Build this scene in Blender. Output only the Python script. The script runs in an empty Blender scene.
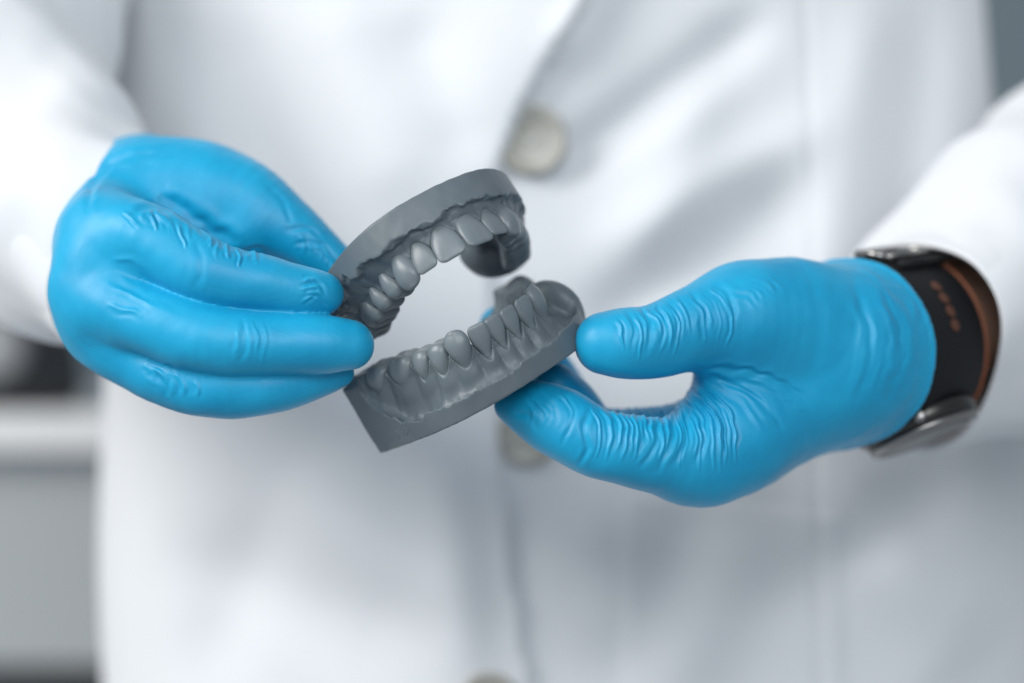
import bpy, math, random
import numpy as np
from mathutils import Vector

# ------------------------------------------------------------------ basics
scene = bpy.context.scene
COL = scene.collection
D = 800.0            # camera to reference plane, mm
S = 0.33             # mm per pixel on the reference plane
W0, H0 = 1024, 683
rng = np.random.default_rng(7)

def W(px, py, dep):
    f = (D + dep) / D
    return np.array([(px - 512) * S * f, dep, (341.5 - py) * S * f])

def proj(P):
    f = D / (D + P[:, 1])
    return np.c_[512 + P[:, 0] / S * f, 341.5 - P[:, 2] / S * f]

def link(o, parent=None):
    COL.objects.link(o)
    if parent is not None:
        o.parent = parent
    return o

def empty(name, label, cat, loc=(0, 0, 0), group=None):
    o = bpy.data.objects.new(name, None)
    o.empty_display_size = 0.01
    o.location = loc
    link(o)
    o['label'] = label
    o['category'] = cat
    if group:
        o['group'] = group
    return o

def make_mesh(name, v_mm, faces, mat, parent=None, smooth=True, attrs=None):
    """v in world mm; the object's own frame is its parent's base."""
    v = np.asarray(v_mm, float) * 1e-3
    if parent is not None:
        p, off = parent, Vector((0, 0, 0))
        while p is not None:
            off = off + p.location
            p = p.parent
        v = v - np.array(off)[None, :]
    me = bpy.data.meshes.new(name)
    faces = np.asarray(faces) if not isinstance(faces, list) else faces
    if isinstance(faces, np.ndarray):
        n, m = faces.shape
        me.vertices.add(len(v))
        me.vertices.foreach_set('co', v.ravel())
        me.loops.add(n * m)
        me.loops.foreach_set('vertex_index', faces.ravel().astype(np.int32))
        me.polygons.add(n)
        me.polygons.foreach_set('loop_start', np.arange(0, n * m, m, dtype=np.int32))
        me.update(calc_edges=True)
    else:
        me.from_pydata(v.tolist(), [], faces)
    if smooth:
        me.polygons.foreach_set('use_smooth', np.ones(len(me.polygons), bool))
    me.validate()
    if attrs:
        for k, a in attrs.items():
            at = me.attributes.new(k, 'FLOAT' if a.ndim == 1 else 'FLOAT_VECTOR', 'POINT')
            at.data.foreach_set('value' if a.ndim == 1 else 'vector', a.astype(np.float32).ravel())
    me.materials.append(mat)
    o = bpy.data.objects.new(name, me)
    return link(o, parent)

def subdivide(v, f, levels):
    """Catmull-Clark through a throw-away mesh; returns arrays."""
    me = bpy.data.meshes.new('tmp')
    me.vertices.add(len(v)); me.vertices.foreach_set('co', np.asarray(v, float).ravel())
    n, m = f.shape
    me.loops.add(n * m); me.loops.foreach_set('vertex_index', f.ravel().astype(np.int32))
    me.polygons.add(n); me.polygons.foreach_set('loop_start', np.arange(0, n * m, m, dtype=np.int32))
    me.update(calc_edges=True)
    o = bpy.data.objects.new('tmp', me); COL.objects.link(o)
    md = o.modifiers.new('s', 'SUBSURF'); md.levels = levels; md.render_levels = levels
    dg = bpy.context.evaluated_depsgraph_get()
    m2 = bpy.data.meshes.new_from_object(o.evaluated_get(dg))
    vv = np.zeros(len(m2.vertices) * 3); m2.vertices.foreach_get('co', vv)
    ff = np.zeros(len(m2.loops), np.int32); m2.loops.foreach_get('vertex_index', ff)
    nn = np.zeros(len(m2.vertices) * 3); m2.vertex_normals.foreach_get('vector', nn)
    bpy.data.objects.remove(o); bpy.data.meshes.remove(me); bpy.data.meshes.remove(m2)
    return vv.reshape(-1, 3), ff.reshape(-1, 4), nn.reshape(-1, 3)

def surface_nets(F, org, h):
    nx, ny, nz = F.shape
    ins = F < 0
    c = [(i, j, k) for i in (0, 1) for j in (0, 1) for k in (0, 1)]
    sl = lambda a, i, j, k: a[i:nx - 1 + i, j:ny - 1 + j, k:nz - 1 + k]
    cnt = np.zeros((nx - 1, ny - 1, nz - 1), np.int8)
    for q in c:
        cnt += sl(ins, *q)
    act = (cnt > 0) & (cnt < 8)
    idx = np.argwhere(act)
    vid = -np.ones(act.shape, np.int64); vid[act] = np.arange(len(idx))
    acc = np.zeros((len(idx), 3)); num = np.zeros(len(idx))
    val = {q: F[idx[:, 0] + q[0], idx[:, 1] + q[1], idx[:, 2] + q[2]] for q in c}
    for a in c:
        for ax in range(3):
            if a[ax] == 0:
                b = list(a); b[ax] = 1; b = tuple(b)
                fa, fb = val[a], val[b]
                m = (fa < 0) != (fb < 0)
                t = np.where(m, fa / np.where(m, fa - fb, 1), 0)
                p = np.zeros((len(idx), 3)) + np.array(a); p[:, ax] = t
                acc[m] += p[m]; num[m] += 1
    V = (idx + acc / num[:, None]) * h + np.asarray(org)
    quads = []
    for ax in range(3):
        A = [slice(None)] * 3; B = [slice(None)] * 3
        A[ax] = slice(0, -1); B[ax] = slice(1, None)
        sa, sb = ins[tuple(A)], ins[tuple(B)]
        e = np.argwhere(sa != sb)
        u, w = (ax + 1) % 3, (ax + 2) % 3
        ok = (e[:, u] > 0) & (e[:, w] > 0) & (e[:, u] < F.shape[u] - 1) & (e[:, w] < F.shape[w] - 1)
        e = e[ok]
        def g(du, dw):
            q = e.copy(); q[:, u] -= du; q[:, w] -= dw
            return vid[q[:, 0], q[:, 1], q[:, 2]]
        q = np.stack([g(0, 0), g(1, 0), g(1, 1), g(0, 1)], 1)
        flip = sa[e[:, 0], e[:, 1], e[:, 2]]
        q[~flip] = q[~flip][:, ::-1]
        quads.append(q)
    Q = np.concatenate(quads)
    return V, Q[(Q >= 0).all(1)]

def smoothstep(a, b, x):
    t = np.clip((x - a) / (b - a), 0, 1); return t * t * (3 - 2 * t)

def smin(a, b, k):
    h = np.maximum(k - np.abs(a - b), 0) / k
    return np.minimum(a, b) - h * h * k * 0.25

def smax(a, b, k):
    return -smin(-a, -b, k)

def catmull(P, n):
    P = np.asarray(P, float)
    Q = np.vstack([2 * P[0] - P[1], P, 2 * P[-1] - P[-2]])
    out = []
    for i in range(1, len(Q) - 2):
        t = np.linspace(0, 1, n, endpoint=False)[:, None]
        p0, p1, p2, p3 = Q[i - 1], Q[i], Q[i + 1], Q[i + 2]
        out.append(0.5 * (2 * p1 + (p2 - p0) * t + (2 * p0 - 5 * p1 + 4 * p2 - p3) * t * t + (3 * p1 - p0 - 3 * p2 + p3) * t ** 3))
    out.append(P[-1:])
    return np.vstack(out)

class SineNoise:
    """cheap smooth noise: a few layers of sines in random directions"""
    def __init__(self, scale, seed, n=14, spread=0.5):
        r = np.random.default_rng(seed)
        d = r.normal(size=(n, 3)); d /= np.linalg.norm(d, axis=1)[:, None]
        self.k = d * (2 * np.pi / scale) * (1 + spread * r.uniform(-1, 1, (n, 1)))
        self.p = r.uniform(0, 6.28, n); self.n = n
    def __call__(self, P):
        s = np.zeros(P.shape[:-1])
        for k, p in zip(self.k, self.p):
            s += np.sin(P @ k + p)
        return s / math.sqrt(self.n / 2)

class Field:
    def __init__(self, lo, hi, h):
        self.lo = np.asarray(lo, float); self.h = h
        n = np.ceil((np.asarray(hi) - self.lo) / h).astype(int) + 1
        self.ax = [self.lo[i] + np.arange(n[i]) * h for i in range(3)]
        self.shape = tuple(n)
    def new(self):
        return np.full(self.shape, 25.0, np.float32)
    def box(self, lo, hi):
        s = []
        for i in range(3):
            a = int(np.clip(np.floor((lo[i] - self.lo[i]) / self.h), 0, self.shape[i]))
            b = int(np.clip(np.ceil((hi[i] - self.lo[i]) / self.h) + 1, 0, self.shape[i]))
            s.append(slice(a, b))
        return tuple(s)
    def pts(self, s):
        return np.meshgrid(*[self.ax[i][s[i]] for i in range(3)], indexing='ij')
    def chain(self, P, R, m=14):
        F = self.new()
        for a, b, ra, rb in zip(P[:-1], P[1:], R[:-1], R[1:]):
            mr = max(ra, rb) + m
            s = self.box(np.minimum(a, b) - mr, np.maximum(a, b) + mr)
            X, Y, Z = self.pts(s)
            if X.size == 0: continue
            d = b - a; L = d @ d + 1e-9
            t = np.clip(((X - a[0]) * d[0] + (Y - a[1]) * d[1] + (Z - a[2]) * d[2]) / L, 0, 1)
            r = np.sqrt((X - a[0] - t * d[0]) ** 2 + (Y - a[1] - t * d[1]) ** 2 + (Z - a[2] - t * d[2]) ** 2) - (ra + (rb - ra) * t)
            F[s] = np.minimum(F[s], r)
        return F
    def ellipsoid(self, c, axes, rad, m=16):
        """axes: 3 unit rows"""
        A = np.asarray(axes, float); rad = np.asarray(rad, float)
        F = self.new()
        mr = rad.max() + m
        s = self.box(np.asarray(c) - mr, np.asarray(c) + mr)
        X, Y, Z = self.pts(s)
        q = [(X - c[0]) * A[i, 0] + (Y - c[1]) * A[i, 1] + (Z - c[2]) * A[i, 2] for i in range(3)]
        k0 = np.sqrt(sum((q[i] / rad[i]) ** 2 for i in range(3)))
        k1 = np.sqrt(sum((q[i] / rad[i] ** 2) ** 2 for i in range(3))) + 1e-6
        F[s] = np.minimum(F[s], k0 * (k0 - 1) / k1)
        return F

def frame_from(d, up=(0, 0, 1)):
    d = np.asarray(d, float); d = d / np.linalg.norm(d)
    s = np.cross(up, d); s /= np.linalg.norm(s)
    return np.array([d, s, np.cross(d, s)])

# ------------------------------------------------------------------ materials
def mat_new(name, rgb, rough, spec=0.5):
    m = bpy.data.materials.new(name); m.use_nodes = True
    b = m.node_tree.nodes['Principled BSDF']
    b.inputs['Base Color'].default_value = (*rgb, 1)
    b.inputs['Roughness'].default_value = rough
    b.inputs['Specular IOR Level'].default_value = spec
    return m, m.node_tree, b

def nd(nt, t, **kw):
    n = nt.nodes.new(t)
    for k, v in kw.items():
        if k.startswith('i_'):
            n.inputs[k[2:].replace('_', ' ')].default_value = v
        else:
            setattr(n, k, v)
    return n

def add_bump(nt, b, layers, geo=True):
    """layers: (scale per metre, strength, distance m, detail, stretch vec)"""
    tc = nd(nt, 'ShaderNodeTexCoord')
    prev = None
    for sc, st, dist, det, stretch in layers:
        mp = nd(nt, 'ShaderNodeMapping'); mp.inputs['Scale'].default_value = stretch
        nt.links.new(tc.outputs['Object'], mp.inputs['Vector'])
        nz = nd(nt, 'ShaderNodeTexNoise'); nz.inputs['Scale'].default_value = sc; nz.inputs['Detail'].default_value = det
        nt.links.new(mp.outputs[0], nz.inputs['Vector'])
        bp = nd(nt, 'ShaderNodeBump'); bp.inputs['Strength'].default_value = st; bp.inputs['Distance'].default_value = dist
        nt.links.new(nz.outputs[0], bp.inputs['Height'])
        if prev: nt.links.new(prev.outputs[0], bp.inputs['Normal'])
        prev = bp
    nt.links.new(prev.outputs[0], b.inputs['Normal'])

def colour_noise(nt, b, c1, c2, scale, lo=0.35, hi=0.65, detail=4):
    tc = nd(nt, 'ShaderNodeTexCoord')
    nz = nd(nt, 'ShaderNodeTexNoise'); nz.inputs['Scale'].default_value = scale; nz.inputs['Detail'].default_value = detail
    nt.links.new(tc.outputs['Object'], nz.inputs['Vector'])
    cr = nd(nt, 'ShaderNodeValToRGB')
    cr.color_ramp.elements[0].position = lo; cr.color_ramp.elements[0].color = (*c1, 1)
    cr.color_ramp.elements[1].position = hi; cr.color_ramp.elements[1].color = (*c2, 1)
    nt.links.new(nz.outputs[0], cr.inputs[0]); nt.links.new(cr.outputs[0], b.inputs['Base Color'])

# nitrile glove
M_GLOVE, nt, b = mat_new('blue_nitrile', (0.005, 0.32, 0.58), 0.44, 0.42)
colour_noise(nt, b, (0.001, 0.27, 0.49), (0.008, 0.36, 0.61), 34, 0.3, 0.7, detail=4)
b.inputs['Subsurface Weight'].default_value = 0.12
b.inputs['Subsurface Radius'].default_value = (0.3, 0.8, 1.0)
b.inputs['Subsurface Scale'].default_value = 0.003
b.inputs['Sheen Weight'].default_value = 0.04
b.inputs['Sheen Roughness'].default_value = 0.4
add_bump(nt, b, [(500, 0.05, 0.0004, 2, (1, 1, 1)), (2600, 0.10, 0.0001, 2, (1, 1, 1))])
# printed resin
M_RESIN, nt, b = mat_new('grey_print_resin', (0.105, 0.125, 0.14), 0.42, 0.45)
colour_noise(nt, b, (0.100, 0.124, 0.143), (0.120, 0.146, 0.164), 60)
add_bump(nt, b, [(350, 0.04, 0.0004, 3, (1, 1, 1)), (2500, 0.10, 0.0001, 2, (1, 1, 1))])
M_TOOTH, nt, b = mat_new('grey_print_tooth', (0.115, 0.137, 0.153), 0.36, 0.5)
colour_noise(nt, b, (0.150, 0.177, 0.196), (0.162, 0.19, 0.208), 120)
add_bump(nt, b, [(500, 0.10, 0.0005, 3, (1, 1, 1)), (2500, 0.10, 0.0001, 2, (1, 1, 1))])
# coat cloth
M_COAT, nt, b = mat_new('white_coat_cloth', (0.70, 0.712, 0.73), 0.85, 0.2)
b.inputs['Sheen Weight'].default_value = 0.15
add_bump(nt, b, [(1800, 0.25, 0.0003, 2, (1, 1, 1))])
M_BUTTON, nt, b = mat_new('beige_button_plastic', (0.36, 0.35, 0.31), 0.35)
colour_noise(nt, b, (0.30, 0.29, 0.25), (0.42, 0.41, 0.37), 120)
M_THREAD, nt, b = mat_new('button_thread', (0.6, 0.61, 0.6), 0.9)
M_SKIN, nt, b = mat_new('skin', (0.48, 0.29, 0.21), 0.5)
b.inputs['Subsurface Weight'].default_value = 0.1; b.inputs['Subsurface Scale'].default_value = 0.004
add_bump(nt, b, [(400, 0.2, 0.0004, 3, (1, 1, 1))])
M_STRAP, nt, b = mat_new('black_strap_leather', (0.006, 0.0065, 0.008), 0.7, 0.3)
add_bump(nt, b, [(900, 0.3, 0.0004, 3, (1, 1, 1))])
M_BROWN, nt, b = mat_new('tan_leather_lining', (0.24, 0.07, 0.025), 0.6)
add_bump(nt, b, [(900, 0.3, 0.0004, 3, (1, 1, 1))])
M_HOLE, nt, b = mat_new('dark_tan_hole', (0.10, 0.035, 0.018), 0.7)
M_STEEL, nt, b = mat_new('brushed_steel', (0.28, 0.27, 0.26), 0.28)
b.inputs['Metallic'].default_value = 1.0
add_bump(nt, b, [(900, 0.08, 0.0002, 2, (1, 1, 1))])
M_DSTEEL, nt, b = mat_new('dark_steel', (0.07, 0.068, 0.065), 0.3)
b.inputs['Metallic'].default_value = 1.0
add_bump(nt, b, [(900, 0.08, 0.0002, 2, (1, 1, 1))])
M_GLASS, nt, b = mat_new('dark_watch_glass', (0.008, 0.009, 0.011), 0.22, 0.3)
M_WALL, nt, b = mat_new('grey_wall_paint', (0.17, 0.21, 0.235), 0.9)
add_bump(nt, b, [(60, 0.1, 0.002, 3, (1, 1, 1))])
M_CAB, nt, b = mat_new('grey_cabinet_laminate', (0.40, 0.42, 0.43), 0.6)
add_bump(nt, b, [(20, 0.05, 0.002, 3, (1, 1, 1))])
M_TOP, nt, b = mat_new('white_worktop', (0.8, 0.8, 0.8), 0.4)
add_bump(nt, b, [(20, 0.05, 0.002, 3, (1, 1, 1))])
M_DARK, nt, b = mat_new('dark_grey_plastic', (0.03, 0.033, 0.037), 0.5)
add_bump(nt, b, [(200, 0.1, 0.001, 3, (1, 1, 1))])
M_LGREY, nt, b = mat_new('light_grey_plastic', (0.35, 0.36, 0.37), 0.5)
add_bump(nt, b, [(200, 0.1, 0.001, 3, (1, 1, 1))])

# ------------------------------------------------------------------ dental models
def rodr(r):
    r = np.asarray(r, float); th = np.linalg.norm(r); k = r / th
    K = np.array([[0, -k[2], k[1]], [k[2], 0, -k[0]], [-k[1], k[0], 0]])
    return np.eye(3) + np.sin(th) * K + (1 - np.cos(th)) * K @ K

def sd_poly(X, Y, P):
    d = np.full(X.shape, 1e9); sgn = np.ones(X.shape)
    n = len(P)
    for i in range(n):
        a, b = P[i], P[(i + 1) % n]
        e = b - a; wx, wy = X - a[0], Y - a[1]
        t = np.clip((wx * e[0] + wy * e[1]) / (e @ e + 1e-9), 0, 1)
        d = np.minimum(d, (wx - t * e[0]) ** 2 + (wy - t * e[1]) ** 2)
        c = ((Y >= a[1]) != (Y >= b[1])) & (wx < e[0] * (Y - a[1]) / (e[1] if abs(e[1]) > 1e-9 else 1e-9))
        sgn = np.where(c, -sgn, sgn)
    return sgn * np.sqrt(d)

class Arch:
    def __init__(self, pts):
        half = catmull(pts, 10)                     # from the midline to +x rear
        self.P = np.vstack([np.c_[-half[::-1, 0], half[::-1, 1]], half[1:]])
        seg = np.diff(self.P, axis=0); L = np.r_[0, np.cumsum(np.hypot(*seg.T))]
        self.s = L - L[len(half) - 1]
    def map(self, X, Y):
        best = np.full(X.shape, 1e9); s = np.zeros(X.shape); n = np.zeros(X.shape)
        for i in range(len(self.P) - 1):
            a, e = self.P[i], self.P[i + 1] - self.P[i]; L = np.hypot(*e)
            tt = ((X - a[0]) * e[0] + (Y - a[1]) * e[1]) / L ** 2
            t = np.clip(tt, -9 if i == 0 else 0, 9 if i == len(self.P) - 2 else 1)
            dx, dy = X - a[0] - t * e[0], Y - a[1] - t * e[1]
            d = np.hypot(dx, dy); m = d < best
            best = np.where(m, d, best)
            s = np.where(m, self.s[i] + t * L, s)
            cr = e[0] * (Y - a[1]) - e[1] * (X - a[0])   # >0 : left of travel = inside
            n = np.where(m, -np.sign(cr) * d, n)
        return s, n
    def at(self, s):
        x = np.interp(s, self.s, self.P[:, 0]); y = np.interp(s, self.s, self.P[:, 1])
        e = 0.8
        tx = np.interp(s + e, self.s, self.P[:, 0]) - np.interp(s - e, self.s, self.P[:, 0])
        ty = np.interp(s + e, self.s, self.P[:, 1]) - np.interp(s - e, self.s, self.P[:, 1])
        T = np.array([tx, ty]); T /= np.linalg.norm(T)
        return np.array([x, y]), T, np.array([T[1], -T[0]])   # outward normal

def tooth_mesh(kind, wd, H, tb, tilt, taper):
    """local frame u (along the arch), v (outward), w (towards the bite)"""
    nu = 40
    ph = np.linspace(0, 2 * np.pi, nu, endpoint=False)
    ex = {'incisor': 2.6, 'canine': 2.2, 'premolar': 2.4, 'molar': 2.9}[kind]
    rcap = {'incisor': 1.0, 'canine': 4.2, 'premolar': 3.0, 'molar': 2.4}[kind]
    rings = []
    w0 = -2.6
    def dims(w):
        q = np.clip(w / (0.68 * H), -0.6, 1)
        a = wd / 2 * (taper + (1 - taper) * math.sin(max(q, -0.6) * math.pi / 2)) if q > 0 else wd / 2 * taper * (1 + 0.25 * q)
        if kind == 'incisor':
            t = tb * (1 - 0.80 * np.clip(w / H, 0, 1) ** 0.8)
            if w < 0: t = tb
            out = 0.5 * math.sin(np.clip(w / H, 0, 1) * math.pi) + tilt * w
        elif kind == 'canine':
            t = tb * (1 - 0.55 * np.clip(w / H, 0, 1))
            out = 1.1 * math.sin(np.clip((w + 1) / H, 0, 1) * math.pi) + tilt * w
        else:
            t = tb * (0.88 + 0.12 * math.sin(np.clip(w / H, 0, 1) * math.pi))
            out = 0.9 * math.sin(np.clip((w + 1.5) / H, 0, 1) * math.pi) + tilt * w
        return a, t, out
    def cusp(u, v, wd, tb):
        if kind == 'molar':
            return 1.3 * (np.abs(np.sin(np.pi * u / wd * 2.0)) * 0.6 + np.abs(v / tb * 2) ** 1.5 * 0.9) - 1.0
        if kind == 'premolar':
            return 1.6 * np.abs(v / tb * 2) ** 1.4 - 0.9
        return 0 * u
    ws = np.linspace(w0, H - rcap, 16)
    lev = [(w, 1.0, w) for w in ws]
    for q in np.linspace(0, 1, 13)[1:]:
        sc = math.cos(q * math.pi / 2) ** (0.85 if kind != 'incisor' else 0.6)
        lev.append((H - rcap + rcap * math.sin(q * math.pi / 2), max(sc, 1e-3), None))
    V = []
    for w, sc, _ in lev:
        a, t, out = dims(w)
        c, s = np.cos(ph), np.sin(ph)
        cu = np.sign(c) * np.abs(c) ** (2 / ex); cv = np.sign(s) * np.abs(s) ** (2 / ex)
        if kind == 'incisor':
            su, sv = sc ** 0.35 if sc > 0.01 else 0.0, sc
            su = max(su, 0.0)
            if sc <= 0.01: su = 0.86
        elif kind == 'canine':
            su, sv = sc, sc ** 0.9
        else:
            su = sv = sc
        u = a * su * cu
        v = out - t / 2 + t / 2 * sv * cv
        ww = np.full(nu, float(w))
        if kind == 'incisor':
            ww = ww - 0.9 * np.clip(np.abs(u) / (wd / 2) - 0.5, 0, 1) ** 2 * 4 * np.clip(w / H, 0, 1)
            # shallow developmental grooves on the labial face
            v = v - 0.12 * np.clip(w / H, 0, 1) * (np.exp(-((u - wd * .17) / .7) ** 2) + np.exp(-((u + wd * .17) / .7) ** 2)) * (cv > 0)
        if kind == 'canine':
            v = v + 0.35 * np.exp(-(u / 1.2) ** 2) * (cv > 0) * np.clip(w / H, 0, 1)
        if kind in ('premolar', 'molar'):
            k = 1 - np.clip((w - (H - rcap)) / rcap, 0, 1)
            ww = ww + (1 - k) * cusp(u, v - out + t / 2, wd, tb)
            if kind == 'molar':   # buccal groove
                v = v - 0.5 * np.exp(-(u / 0.9) ** 2) * (cv > 0) * np.clip(w / H, 0, 1)
        V.append(np.c_[u, v, ww])
    V = np.vstack(V)
    n = len(lev); F = []
    for j in range(n - 1):
        for i in range(nu):
            a0, b0 = j * nu + i, j * nu + (i + 1) % nu
            F.append([a0, b0, b0 + nu, a0 + nu])
    F.append([i for i in range(nu)][::-1])
    F.append([(n - 1) * nu + i for i in range(nu)])
    return V, F

def build_model(cfg):
    up = cfg['upper']; sg = -1.0 if up else 1.0
    R = rodr(cfg['r']); sc = cfg['s']; t = np.array(cfg['t']) * 100.0    # mm
    def world(L):       # L: x,y,w
        Q = L.copy(); Q[:, 2] *= sg
        return (Q @ R.T) * sc + t
    ar = Arch(cfg['arch'])
    teeth = cfg['teeth']
    root = empty(cfg['name'], cfg['label'], 'dental model', tuple(world(np.array([[0, 0, cfg['wb']]]))[0] * 1e-3))
    # --- gum + base field
    h = 0.42
    f = Field((-41, -36, cfg['wb'] - 7), (41, 30, 12), h)
    X2, Y2 = np.meshgrid(f.ax[0], f.ax[1], indexing='ij')
    s2, n2 = ar.map(X2, Y2)
    cen = np.array([q[0] for q in teeth]); hw = np.array([q[2] / 2 for q in teeth])
    rr = np.abs(s2[..., None] - cen) / hw
    r2 = np.clip(rr.min(-1), 0, 1.15)
    w3 = f.ax[2][None, None, :]
    nz1, nz2, nz3 = SineNoise(9, 1), SineNoise(3.2, 2), SineNoise(18, 5)
    P2 = np.stack([X2, Y2, 0 * X2], -1)
    N1, N2 = nz1(P2), nz2(P2)
    wg = cfg['g0'] + cfg['g1'] * np.clip(r2, 0, 1) ** cfg['gp']
    wg = wg + 0.25 * N1
    wt = cfg['wtop'](s2, X2, Y2) + cfg['jag'] * (0.6 * N1 + 0.5 * N2 + 0.9 * np.round(SineNoise(6, 9)(P2) * 1.2) / 1.2)
    # outer face of the gum
    bulge = cfg['bulge'] * (1 - np.clip(r2, 0, 1) ** 2) - 0.12 * np.clip(1 - np.abs(r2 - 1) * 3, 0, 1)
    depth = np.clip(-w3, 0, 30)
    n_out = cfg['n0'] + bulge[..., None] * np.exp(-((depth - 3) / 4.0) ** 2) + np.minimum((cfg['flare'] + cfg['fpost'] * 0.12 * smoothstep(16, 36, np.abs(s2)))[..., None] * depth, (cfg['fmax'] + cfg['fpost'] * smoothstep(16, 36, np.abs(s2)))[..., None]) + 0.18 * N1[..., None] * np.clip(depth / 5, 0, 1) + 0.03 * N2[..., None] \
        - cfg['under'] * np.exp(-((w3 - wt[..., None] - 0.3) / 0.75) ** 2) + cfg['lip'] * np.exp(-((wg[..., None] - w3 - 0.9) / 0.8) ** 2)
    # lingual face
    n_in = -(cfg['thick'] + 0.42 * np.clip(3 - w3, 0, 30) + 0.3 * N1[..., None])
    ridge_w = wg[..., None] - 0.5 * np.clip(np.abs(n2 + 4) - 3.0, 0, 9)[..., None]
    G = smax(smax(n2[..., None] - n_out, n_in - n2[..., None], 1.0), w3 - ridge_w, 1.0)
    G = smax(G, Y2[..., None] - cfg['rear'] - cfg['slant'] * 12, 1.0)
    # base slab
    poly = catmull(cfg['base'], 8)
    if len(cfg['rearpts']): poly = np.vstack([poly, cfg['rearpts']])
    sd = sd_poly(X2, Y2, poly)
    G = smax(G, sd[..., None] + 0.9 + 0 * w3, 1.0)
    wt = wt[..., None] - cfg['valley'] * smoothstep(cfg['rear'] - 6, cfg['rear'] - 16, Y2)[..., None] * np.sin(np.clip(-sd / cfg['vw'], 0, 1) * math.pi)[..., None]
    wbot = cfg['wb'] + cfg['bt'] * (cfg['rear'] - Y2)[..., None] + cfg['bx'] * X2[..., None]
    B = smax(smax(sd[..., None] + 0 * w3, w3 - wt, cfg['edge']), wbot - w3, 0.4)
    F = smin(G, B, cfg['kk'])
    if True:   # open horseshoe between the ridges
        F = smax(F, -13.5 - n2[..., None] + 0.12 * w3, 1.5)
    for lump in cfg['lumps']:
        c, rad, rotz, k = lump
        cz, sz = math.cos(rotz), math.sin(rotz)
        E = f.ellipsoid(c, [[cz, sz, 0], [-sz, cz, 0], [0, 0, 1]], rad)
        F = smin(F, E, k)
    for cut in cfg['cuts']:
        c, rad, rotz, k = cut
        cz, sz = math.cos(rotz), math.sin(rotz)
        E = f.ellipsoid(c, [[cz, sz, 0], [-sz, cz, 0], [0, 0, 1]], rad, m=12)
        F = smax(F, -E, k)
    F = smax(F, Y2[..., None] - cfg['rear'] - cfg['slant'] * (w3 - cfg['wb']), 0.4)
    F = smax(F, wbot - w3, 0.4)
    F = F.astype(np.float32)
    F[0] = F[-1] = 5; F[:, 0] = F[:, -1] = 5; F[:, :, 0] = F[:, :, -1] = 5
    V, Q = surface_nets(F, f.lo, h)
    if up: Q = Q[:, ::-1]
    Vw = world(V)
    Vw, Q, Nn = subdivide(Vw, Q, 1)
    px = proj(Vw); front = Nn[:, 1] < 0.15
    dis = np.zeros(len(Vw))
    for pts, amp, wid in cfg['grooves']:
        dis += groove(px, catmull(pts, 6), amp, wid) * front
    dis += 0.03 * SineNoise(6, 11)(Vw)
    Vw = Vw + Nn * dis[:, None]
    make_mesh('gum_base', Vw, Q, M_RESIN, root)
    # --- teeth
    for (sc0, kind, wd, H, tb, tilt, taper, dn, dw) in teeth:
        o, T, N = ar.at(sc0)
        V, Fc = tooth_mesh(kind, wd, H, tb, tilt, taper)
        rj = random.Random(int(sc0 * 100) + (1 if up else 0))
        a = math.radians(rj.uniform(-5, 5)); ca, sa = math.cos(a), math.sin(a)
        b = math.radians(rj.uniform(-3, 3)); cb, sb = math.cos(b), math.sin(b)
        u = V[:, 0] * ca - V[:, 1] * sa; v = V[:, 0] * sa + V[:, 1] * ca
        u, w = u * cb - V[:, 2] * sb, u * sb + V[:, 2] * cb
        L = np.c_[o[0] + u * T[0] + (v + dn) * N[0], o[1] + u * T[1] + (v + dn) * N[1], w + dw]
        # u x v x w : T x N = -z ; keep the winding outward
        if not up: Fc = [q[::-1] for q in Fc]
        make_mesh('tooth', world(L), Fc, M_TOOTH, root)
    return root

def groove(px, line, amp, wid):
    """depth profile across a line drawn over the surface"""
    lo, hi = line.min(0) - 4 * wid, line.max(0) + 4 * wid
    m = (px[:, 0] > lo[0]) & (px[:, 0] < hi[0]) & (px[:, 1] > lo[1]) & (px[:, 1] < hi[1])
    out = np.zeros(len(px))
    q = px[m]
    if len(q) == 0: return out
    d = np.full(len(q), 1e9); tt = np.zeros(len(q)); n = len(line) - 1
    for i in range(n):
        a, e = line[i], line[i + 1] - line[i]
        t = np.clip(((q - a) @ e) / (e @ e + 1e-9), 0, 1)
        dd = np.hypot(*(q - a - t[:, None] * e).T)
        mm = dd < d; d[mm] = dd[mm]; tt[mm] = (i + t[mm]) / n
    fade = np.clip(np.minimum(tt, 1 - tt) * 5, 0.0, 1) ** 0.7
    out[m] = amp * fade * (-np.exp(-(d / wid) ** 2) + 0.45 * np.exp(-((d - 2 * wid) / (1.1 * wid)) ** 2))
    return out

def fold(px, line, amp, wid):
    """a thin raised fold with a shallow valley at its sides"""
    if len(line) < 3: return np.zeros(len(px))
    lo, hi = line.min(0) - 5 * wid, line.max(0) + 5 * wid
    m = np.flatnonzero((px[:, 0] > lo[0]) & (px[:, 0] < hi[0]) & (px[:, 1] > lo[1]) & (px[:, 1] < hi[1]))
    out = np.zeros(len(px)); q = px[m]
    if len(q) == 0: return out
    d = np.full(len(q), 1e9); tt = np.zeros(len(q)); n = len(line) - 1
    for i in range(n):
        a, e = line[i], line[i + 1] - line[i]
        t = np.clip(((q - a) @ e) / (e @ e + 1e-9), 0, 1)
        dd = np.hypot(*(q - a - t[:, None] * e).T)
        mm = dd < d; d[mm] = dd[mm]; tt[mm] = (i + t[mm]) / n
    fade = np.clip(np.minimum(tt, 1 - tt) * 4, 0.0, 1)
    out[m] = amp * fade * (np.exp(-(d / wid) ** 2) - 0.55 * np.exp(-((d - 2.2 * wid) / (1.3 * wid)) ** 2))
    return out

def mirror_teeth(lst, skip_left=()):
    out = []
    for i, q in enumerate(lst):
        out.append((-q[0],) + q[1:])
        if i not in skip_left: out.append(q)
    return out

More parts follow.
